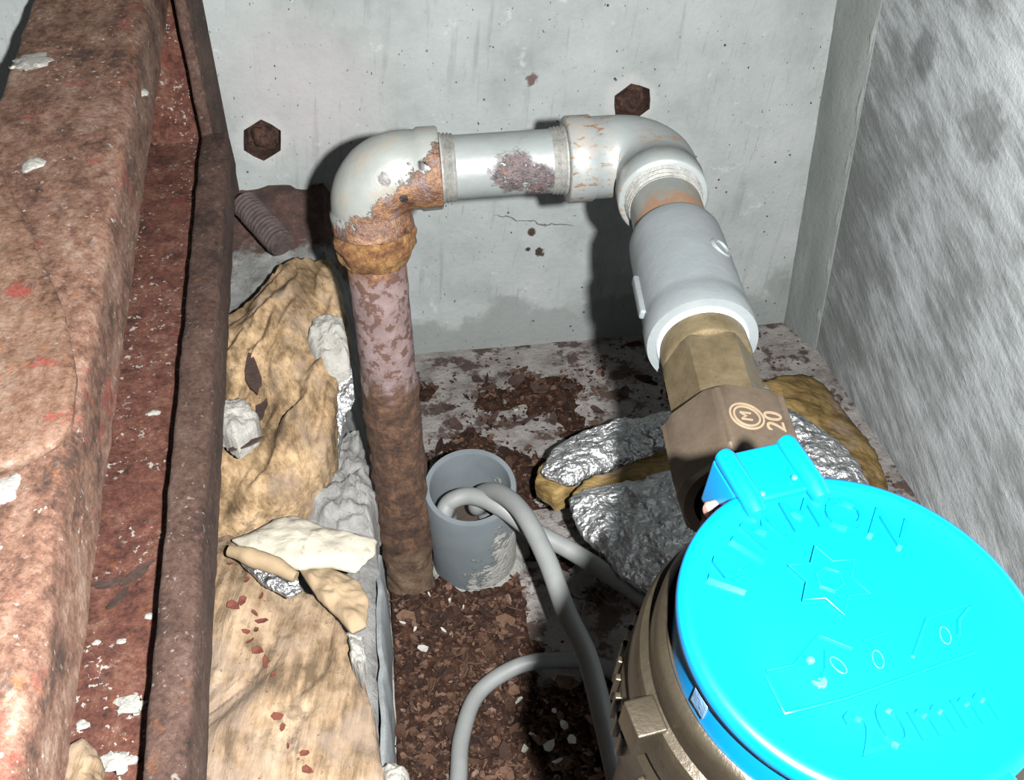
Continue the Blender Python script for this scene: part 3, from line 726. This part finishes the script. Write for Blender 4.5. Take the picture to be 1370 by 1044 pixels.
# brass lug and ridges on the side of the body
def side(px, py, h):        # direction (in the lid plane) of a spot on the body at height h below the lid
    q = onplane(px, py, LC+LN*h, LN)-LC; q = q-LN*q.dot(LN); return q.normalized()
ld_ = side(900, 945, -16); lt = LN.cross(ld_)
mk('lug', obox(LC+ld_*39.5-LN*21, ld_, lt, LN, 6, 7.5, 8, .5), MAT['body'], body)
for k in range(9):
    an = math.radians(7+6*k) ; dd = (ld_*math.cos(an)+lt*math.sin(an)); tt = LN.cross(dd)
    mk('ridge', obox(LC+dd*38.9-LN*39, dd, tt, LN, 2.6, 1.6, 9, .4), MAT['body'], body)
    an = math.radians(-7-6*k) ; dd = (ld_*math.cos(an)+lt*math.sin(an)); tt = LN.cross(dd)
    mk('ridge', obox(LC+dd*38.9-LN*39, dd, tt, LN, 2.6, 1.6, 9, .4), MAT['body'], body)
mk('seal_label', obox(LC+side(948, 930, -6)*32.7-LN*8, side(948, 930, -6), LN.cross(side(948, 930, -6)), LN, .5, 4, 4.5, .1), MAT['seal'], meter)
# marks cast into the nut
fa = None
for k in range(6):
    an = NROT+math.pi/6+math.pi/3*k
    e, g = frame_of(AX, ru); nn = e*math.cos(an)+g*math.sin(an)
    if nn.z > .5 and nn.x > .2: fa = nn
if fa is None: fa = (ru+Vector((1, 0, 0))*.5).normalized()
fc = E2+fa*19.05; fx = -AX; fy = (fa.cross(fx)).normalized()
def onnut(px, py): return onplane(px, py, fc, fa)
q = onnut(999, 557)
for r in (5.2, 4.0): mk('cast_ring', lathe([(r-.32, -.2), (r-.32, .25), (r+.32, .25), (r+.32, -.2)], q, fa, 40, True), MAT['mark'], nut)
mk('cast_letter', place(text_mesh('M', 5.2, .25), q, fx, fy, fa), MAT['mark'], nut, smooth=False)
mk('cast_number', place(text_mesh('20', 8.5, .25), onnut(1037, 564), fx, fy, fa), MAT['mark'], nut, smooth=False)

# ================================================================== conduit and cables
con = thing('conduit_stub', 'grey plastic conduit stub standing in the rust crumbs', 'conduit', (22, 410, 0))
cax = Vector((-.015, -.27, 1)).normalized(); CH = 87
mk('conduit_pipe', lathe([(21.5, 0), (25, 0), (25.3, CH-1), (24.8, CH), (22.2, CH), (21.7, CH-1)], (22, 430, -2), cax, 64, True), MAT['conduit'], con)
mk('mortar_collar', slab([(22+33*math.cos(a)*(1+.12*math.sin(3*a)), 430+31*math.sin(a)*(1+.1*math.cos(2*a)), 6) for a in [2*math.pi*k/24 for k in range(24)]], 7, 80, 10, 6, lambda q: 2.5*nz(q, .15, 4), 3.5, 2), MAT['mortar'], con)
mk('shade_disc', lathe([(1, 0), (21.4, 0.1), (21.4, 1), (1, 1.1)], (22+cax.x*45, 430+cax.y*45, 43), cax, 40), MAT['dark'], con)  # flat dark disc down the conduit, the shade there put into its colour
def cable(name, pts, r, label):
    return tag(mk(name, tube(catmull(pts, 12), r, 20, True, lambda p: .12*nz(p, .05, 2)), MAT['cable']), label, 'cable')
cable('cable', [(30, 419, 47), (28, 417, 58), U(638, 678, z=70), U(645, 661, z=80), U(668, 660, z=91), U(700, 688, z=95), U(733, 752, z=88), U(758, 820, z=80), U(786, 880, z=72), U(808, 965, z=62), U(826, 1044, z=50), U(842, 1120, z=38), U(850, 1190, z=26)], 4.9,
      'grey cable curving out of the conduit and running down beside the meter')
cable('cable', [(8, 418, 47), (8, 416, 58), U(593, 692, z=70), U(602, 672, z=79), U(630, 664, z=83), U(668, 678, z=83), U(712, 709, z=76), U(765, 738, z=72), U(820, 772, z=70), U(870, 808, z=64), U(920, 850, z=54), U(980, 910, z=40)], 4.8,
      'grey cable leaving the conduit to the right and passing behind the meter')
cable('cable', [U(606, 1120, z=6), U(613, 1044, z=8), U(618, 985, z=9), U(640, 928, z=10), U(690, 893, z=11), U(742, 884, z=11), U(795, 889, z=10), U(845, 917, z=8), U(900, 960, z=7), U(960, 1020, z=7)], 4.3,
      'thin grey cable looped on the rust crumbs at the bottom')

# ================================================================== insulation on the left
def zl(p0, z0, p1, z1): return lambda py: z0+(z1-z0)*(py-p0)/(p1-p0)
zu = zl(345, 150, 705, 98)
def crease(q, s=1, seed=0):
    "long soft folds running down the batt, with a few sharp valleys"
    u = -.33*q.x-.94*q.y; v = .94*q.x-.33*q.y
    w_ = v+14*nz((u*.02, v*.01, 0), 1, 2, seed)
    a = nz((w_*.055, u*.011, 0), 1, 2, seed+2); b = nz((w_*.14, u*.03, 0), 1, 3, seed+5)
    r = abs(nz((w_*.04, u*.008, 3), 1, 1, seed+8))
    return s*(13*a+3.2*b-30*max(0, .16-r)+1.2*nz(q, .12, 4, seed))
out = [(378, 350), (405, 343), (441, 347), (459, 395), (462, 440), (452, 490), (448, 545), (442, 585), (425, 625), (385, 675), (335, 706), (268, 712), (240, 640), (255, 540), (270, 470), (292, 428), (322, 412), (348, 388)]
tag(mk('glass_wool_batt', slab([U(px, py, z=zu(py)) for px, py in out], 34, 150, 40, 13, lambda q: crease(q, .9, 1), 2.5, 1, 3), MAT['wool'], sharp=80),
    'crumpled yellow glass wool batt with deep folds, under the riser', 'insulation')
zw = zl(705, 92, 1044, 84)
out = [(262, 700), (315, 712), (345, 745), (400, 785), (440, 810), (468, 850), (484, 905), (500, 965), (514, 1044), (524, 1120), (300, 1150), (150, 1130), (180, 1000), (210, 850), (235, 740)]
tag(mk('glass_wool_batt', slab([U(px, py, z=zw(py)) for px, py in out], 38, 150, 40, 9, lambda q: crease(q, .4, 5), 2.0, 4, 3), MAT['wool2'], sharp=80),
    'flat yellow glass wool batt speckled with red rust, bottom left', 'insulation')
out = [(80, 1044), (92, 1000), (110, 985), (130, 1005), (140, 1060), (110, 1100), (80, 1100)]
WC = NEAR+cup*WZ
def onweb(px, py, lift=0): return onplane(px, py, WC+cup*lift, cup)
tag(mk('wool_tuft', slab([onweb(px, py, 6) for px, py in out], 6, 70, 14, 5, lambda q: 2*nz(q, .1, 4), 1.5, 4), MAT['wool2'], sharp=80), 'small pale wool tuft lying in the steel channel', 'insulation')
# scraps
def scrap(name, pts, z, thick, mat, label, cat, dome=0.0, rough=0.0, jit=0.0, seed=0, n=70, rings=12, fn=None):
    P = [U(p[0], p[1], z=(p[2] if len(p) > 2 else z)) for p in pts]
    return tag(mk(name, slab(P, thick, n, rings, dome, fn or ((lambda q: rough*nz(q, .12, 4, seed)) if rough else None), jit, seed, 4, None, False), MAT[mat], sharp=70), label, cat)
fs = thing('foil_scrap', 'torn white and silver foil scrap hanging beside the riser', 'foil', U(445, 520, z=118))
mk('foil', slab([U(*p[:2], z=p[2]) for p in ((418, 500, 124), (450, 495, 128), (470, 490, 128), (474, 530, 120), (460, 560, 108), (452, 610, 96), (440, 600, 98), (444, 560, 108), (430, 530, 116))], 3, 80, 14, 3, lambda q: 3*nz(q, .1, 4), .8, 1, 4, None, False), MAT['foil'], fs)
mk('plaster', slab([U(*p[:2], z=p[2]) for p in ((418, 428, 146), (440, 420, 148), (457, 424, 148), (464, 450, 143), (468, 490, 132), (450, 500, 130), (430, 502, 128), (418, 470, 136), (409, 458, 138))], 8, 80, 14, 6, lambda q: 3*nz(q, .12, 4), 1.0, 5, 4, None, False), MAT['white'], fs)
scrap('plaster_lump', ((284, 545), (300, 536), (325, 534), (342, 550), (345, 568), (330, 580), (316, 588), (300, 580), (285, 565)), 143, 12, 'white', 'round white plaster crust stuck on the crumpled glass wool', 'plaster', 4, 3, 1.5, 3)
scrap('paper_sheet', ((310, 722), (345, 708), (372, 692), (395, 690), (430, 703), (505, 722), (500, 742), (475, 765), (440, 756), (400, 760), (360, 748), (325, 735)), 106, 2, 'paper', 'cream paper scrap with a torn edge across the ledge', 'paper', 4, 2, .8, 6)
scrap('foil_sheet', ((322, 752), (360, 760), (398, 772), (404, 790), (385, 798), (350, 780)), 107, 2, 'foil_dirty', 'small grey foil patch below the rolled paper', 'foil', 2, 3, .8, 9)
scrap('paper_flap', ((398, 758), (440, 758), (480, 778), (494, 802), (490, 838), (470, 846), (452, 825), (425, 800)), 102, 2, 'tan', 'folded tan paper flap hanging over the ledge edge', 'paper', 3, 3, .4, 12)
rp = [U(308, 738, z=114), U(335, 745, z=115), U(365, 756, z=113), U(396, 772, z=110)]
tag(mk('paper_roll', tube(catmull(rp, 8), [2+2.4*math.sin(math.pi*(i+3)/30) for i in range(25)], 20, True, lambda p: .7*nz(p, .12, 3)), MAT['tan']), 'rolled tan paper edge curling over the lower batt', 'paper')
scrap('plaster_lump', ((466, 846), (484, 852), (490, 880), (482, 905), (470, 885)), 98, 8, 'white', 'narrow white plaster lump at the edge of the lower batt', 'plaster', 3, 3, 1.2, 15)
scrap('plaster_lump', ((505, 1030, 60), (525, 1020, 60), (545, 1030, 60), (545, 1060, 60), (510, 1060, 60)), 60, 14, 'white', 'cream plaster lump at the bottom end of the pale board', 'plaster', 4, 4, 1.5, 17)
scrap('plaster_lump', ((448, 590), (480, 575), (492, 620), (500, 665), (498, 712), (455, 720), (405, 690), (425, 650), (445, 620)), 84, 36, 'ledge', 'rough grey concrete lump between the glass wool and the riser', 'concrete', 7, 6, 3, 19, 110, 26)

# ================================================================== foil batts below the pipe
def batt(pw, pf, zt, wl, fl_, label, seed, thick=None):
    c = U(pw[0][0], pw[0][1], z=0)
    t = thing('foil_batt', label, 'insulation', (sum(U(*p[:2], z=zt).x for p in pw)/len(pw), sum(U(*p[:2], z=zt).y for p in pw)/len(pw), 0))
    co = sum((U(p[0], p[1], z=zt) for p in pf), Vector())/len(pf)
    if zt > 50: mk('wool', slab([co.lerp(U(p[0], p[1], z=zt), .42)+Vector((14, 16, -11)) for p in pf], zt-11, 60, 8), MAT[wl], t, sharp=80)
    mk('wool', slab([U(p[0], p[1], z=(p[2] if len(p) > 2 else zt-6)) for p in pw], thick or zt-8, 120, 24, 7, lambda q: 3*nz(q, .06, 4, seed), 2, seed, 3), MAT[wl], t, sharp=80)
    mk('foil', slab([U(p[0], p[1], z=(p[2] if len(p) > 2 else zt)) for p in pf], 4, 130, 34, 8, lambda q: 3.5*nz(q, .055, 5, seed+2)+1.0*nz(q, .25, 3, seed), 1.6, seed+4, 3), MAT[fl_], t, sharp=80)
batt([(713, 640), (745, 664), (768, 650), (830, 632), (900, 605), (990, 600), (960, 560), (880, 552), (800, 570), (740, 600)],
     [(722, 632), (740, 600), (768, 582), (820, 568), (886, 552), (960, 548), (980, 578), (900, 592), (850, 612), (800, 632), (768, 645), (750, 645)], 60, 'wool3', 'foil', 'silver foil insulation batt under the brass nut, upper of the two', 3, 13)
batt([(764, 660), (785, 640), (850, 618), (930, 600), (950, 640), (940, 770), (880, 785), (838, 755), (800, 715), (778, 685)],
     [(760, 664), (800, 650), (845, 642), (900, 628), (950, 640), (955, 720), (930, 790), (880, 798), (835, 775), (795, 730), (770, 700)], 76, 'wool3', 'foil', 'silver foil insulation batt beside the meter, lower of the two', 11, 12)
batt([(1015, 512, 26), (1045, 502, 20), (1080, 500, 14), (1105, 515, 8), (1125, 545, 6), (1150, 575, 6), (1172, 605, 6), (1186, 640, 6), (1195, 690, 6), (1120, 700, 20), (1050, 640, 26), (1000, 560, 26)],
     [(990, 500), (1020, 512), (1050, 548), (1085, 565), (1120, 588), (1145, 615), (1165, 650), (1160, 690), (1090, 690), (1040, 640), (985, 560)], 42, 'wool3', 'foil', 'ochre wool and foil batt against the right wall', 19, 20)

# ================================================================== rod
R0, R1 = U(338, 284, z=163), U(378, 328, z=152)
rdir = (R1-R0).normalized(); R0 = R0-rdir*10
L = (R1-R0).length; P = []; Q = []
for i in range(61):
    P.append(R0+rdir*L*i/60); Q.append(8.6+.55*math.sin(i*1.5) if i < 58 else 8.2)
tag(mk('threaded_rod', tube(P, Q, 28), MAT['rod']), 'rusty threaded rod stub lying at the foot of the back wall', 'rod')

# ================================================================== rust crumbs on the floor
def dens(x, y):
    "how thickly the floor is strewn: 0 bare, 1 deep"
    d = 1.0
    if y > 455: d = .46-.0016*(y-455)+.9*nz((x, y, 0), .018, 4, 11)
    if x > 46 and 330 < y < 470: d = min(d, .18+.8*nz((x, y, 0), .03, 4, 5))
    if x > 140: d = min(d, .35+.8*nz((x, y, 0), .03, 4, 5))
    return max(0, min(1, d))
def soil_top(x, y):
    return 9*math.exp(-((x+16)**2+(y-396)**2)/600) - 3.5 + 7.5*min(1, dens(x, y)*1.3) + 3.2*nz((x, y, 0), .055, 5, 3)*dens(x, y) + 1.6*nz((x, y, 0), .2, 4, 7)*dens(x, y)
x0, x1, y0, y1, nx, ny = -28.5, 200, 120, 655, 120, 260
sv = []; sf = []
for j in range(ny+1):
    for i in range(nx+1):
        x = x0+(x1-x0)*i/nx; y = y0+(y1-y0)*j/ny; sv.append(Vector((x, y, soil_top(x, y))))
for j in range(ny):
    for i in range(nx): a = j*(nx+1)+i; sf.append((a, a+1, a+nx+2, a+nx+1))
tag(mk('rust_crumbs', (sv, sf), MAT['soil'], loc=(60, 350, 0), sharp=180), 'dark brown bed of rust crumbs covering the pit floor', 'rust debris', None, 'stuff')
def flake(c, r, tilt=.5, bend=.25, k=6, el=None, ang=None):
    a0 = random.uniform(0, 6.28) if ang is None else ang; el = el or random.uniform(.25, .8); nrm = Vector((random.gauss(0, tilt), random.gauss(0, tilt), 1)).normalized()
    e, g = frame_of(nrm, Vector((math.cos(a0), math.sin(a0), 0))); V = []
    for i in range(k):
        a = 2*math.pi*i/k; rr = r*random.uniform(.65, 1.15)
        V.append(c+e*math.cos(a)*rr+g*math.sin(a)*rr*el+nrm*bend*r*abs(math.cos(a)))
    V.append(c+nrm*(.0)); th = max(.35, r*.12)
    n = len(V); V = V+[v-nrm*th for v in V]
    F = [(i, (i+1)%k, k) for i in range(k)]+[((i+1)%k+n, i+n, k+n) for i in range(k)]+[(i, i+n, (i+1)%k+n, (i+1)%k) for i in range(k)]
    return V, F
V, F = [], []
def addf(vf):
    k = len(V); V.extend(vf[0]); F.extend(tuple(i+k for i in q) for q in vf[1])
def free(x, y):
    if (x-22)**2+(y-428)**2 < 28**2: return False
    if (x+16)**2+(y-410)**2 < 15**2: return False
    return x > -27
cnt = 0
while cnt < 17000:
    x = random.uniform(-27, 190); y = random.uniform(140, 650)
    if not free(x, y) or random.random() > dens(x, y)**1.3: continue
    r = min(8, random.lognormvariate(.25, .6)); addf(flake(Vector((x, y, soil_top(x, y)+random.uniform(0, 1.5)+r*.15)), r)); cnt += 1
for i in range(700):
    x = random.uniform(0, 305); y = random.uniform(420, 655); r = random.uniform(.6, 2.2)
    if free(x, y): addf(flake(Vector((x, y, 2.2)), r, .2))
tag(mk('rust_flakes', (V, F), MAT['flakes'], loc=(60, 350, 0), smooth=False), 'loose brown rust flakes strewn over the pit floor', 'rust debris', None, 'stuff')
def one(name, c, r, mat, label, cat, group, tilt=.25, k=7, el=None, ang=None):
    tag(mk(name, flake(c, r, tilt, .2 if el is None else .06, k, el, ang), MAT[mat], smooth=False), label, cat, group)
for px, py, r in ((567, 871, 3.6), (556, 848, 2.2), (540, 843, 2.0), (594, 846, 2.6), (602, 806, 2.2), (620, 812, 2.2), (575, 806, 2.5), (694, 936, 3.6), (741, 950, 2.0), (755, 968, 3.6), (735, 1000, 4.2), (745, 1020, 3.4), (702, 1003, 3.0), (712, 985, 2.4), (765, 990, 4.0), (690, 540, 2.2), (742, 897, 3.0)):
    p = U(px, py, z=8); one('plaster_chip', Vector((p.x, p.y, soil_top(p.x, p.y)+3.4)), r, 'chip', 'small white plaster chip lying on the rust crumbs', 'plaster chip', 'white chips on the rust crumbs', .15)
for px, py, r in ((760, 520, 7), (800, 545, 9), (720, 525, 10), (690, 510, 8), (835, 520, 8), (655, 520, 8), (700, 560, 11), (640, 505, 8), (815, 575, 7), (740, 560, 8), (660, 560, 9), (600, 540, 8), (610, 565, 8)):
    p = U(px, py, z=4); one('rust_scale', Vector((p.x, p.y, soil_top(p.x, p.y)+4)), r, 'darkchip', 'large dark flake of rust scale on the floor below the horizontal pipe', 'rust scale', 'large rust scales below the pipe', .2, 8)
dg = bpy.context.evaluated_depsgraph_get(); dg.update()
def drop(px, py):
    d = ray(px, py); hit, loc, nrm, *_ = sc.ray_cast(dg, CAM*MM, d.normalized())
    return loc/MM if hit else None
for px, py, r in ((331, 778, 2.6), (312, 812, 3.6), (325, 805, 3.2), (351, 833, 3.4), (341, 822, 2.4), (335, 860, 3.2), (356, 888, 4.6), (346, 872, 3), (350, 800, 2.4), (372, 960, 3), (378, 975, 2.2), (408, 1010, 2.6), (412, 1032, 3), (309, 756, 2), (366, 905, 2), (330, 847, 2.4), (386, 1000, 2), (343, 845, 2.6)):
    p = drop(px, py)
    if p: one('rust_chip', p+Vector((0, 0, .9)), r, 'redchip', 'small red rust chip scattered on the flat lower glass wool batt', 'rust chip', 'red chips on the lower batt', .15, 6)
for px, py, r, ang, lab in ((340, 508, 17, 1.75, 'long dark bark-like rust scale lying in the fold of the crumpled glass wool'), (350, 552, 14, 1.6, 'dark rust scale beside the round white plaster crust'), (330, 603, 9, .35, 'dark rust scale just below the round white plaster crust')):
    p = drop(px, py)
    if p: one('rust_scale', p+Vector((0, 0, 4)), r, 'darkchip', lab, 'rust scale', None, .1, 14, .24, ang)
for px, py, r, ang, lab in ((147, 783, 8, .25, 'dark leaf-shaped scale lying left in the steel channel'), (183, 770, 9, .75, 'longer dark scale lying close to the channel lip'), (160, 803, 8, 1.15, 'dark scale pointing down in the steel channel')):
    p = drop(px, py)
    if p: one('rust_scale', p+Vector((0, 0, 1.2)), r, 'darkchip', lab, 'rust scale', None, .08, 10, .27, ang)
for px, py, r, lab in ((43, 82, 9, 'round white mortar splat near the far end of the steel beam'), (45, 219, 4.5, 'small white mortar speck in the middle of the steel beam'), (8, 655, 5, 'white mortar splat at the left edge of the steel beam'), (191, 124, 2.5, 'tiny white mortar speck on the beam edge')):
    p = drop(px, py)
    if p: tag(mk('mortar_splat', lump(p+Vector((0, 0, -.3)), r, r*1.4, 1.8, .42, .25, px, 28, 12), MAT['white']), lab, 'mortar')
for px, py, r, lab in ((110, 970, 2.6, 'pale round pebble at the beam edge in the steel channel'), (163, 858, 1.8, 'white grain in the middle of the steel channel'), (130, 860, 1.8, 'white grain beside the beam edge in the steel channel'), (175, 945, 6, 'white mortar crumb low in the steel channel'), (205, 553, 3, 'white mortar crumb by the notch in the channel lip'), (200, 825, 2, 'small white grain against the channel lip'), (160, 1020, 6, 'white mortar crumb at the bottom of the steel channel')):
    p = drop(px, py)
    if p: tag(mk('mortar_crumb', lump(p, r, r*.8, r*.35, .6, .35, px, 20, 10), MAT['white']), lab, 'mortar')
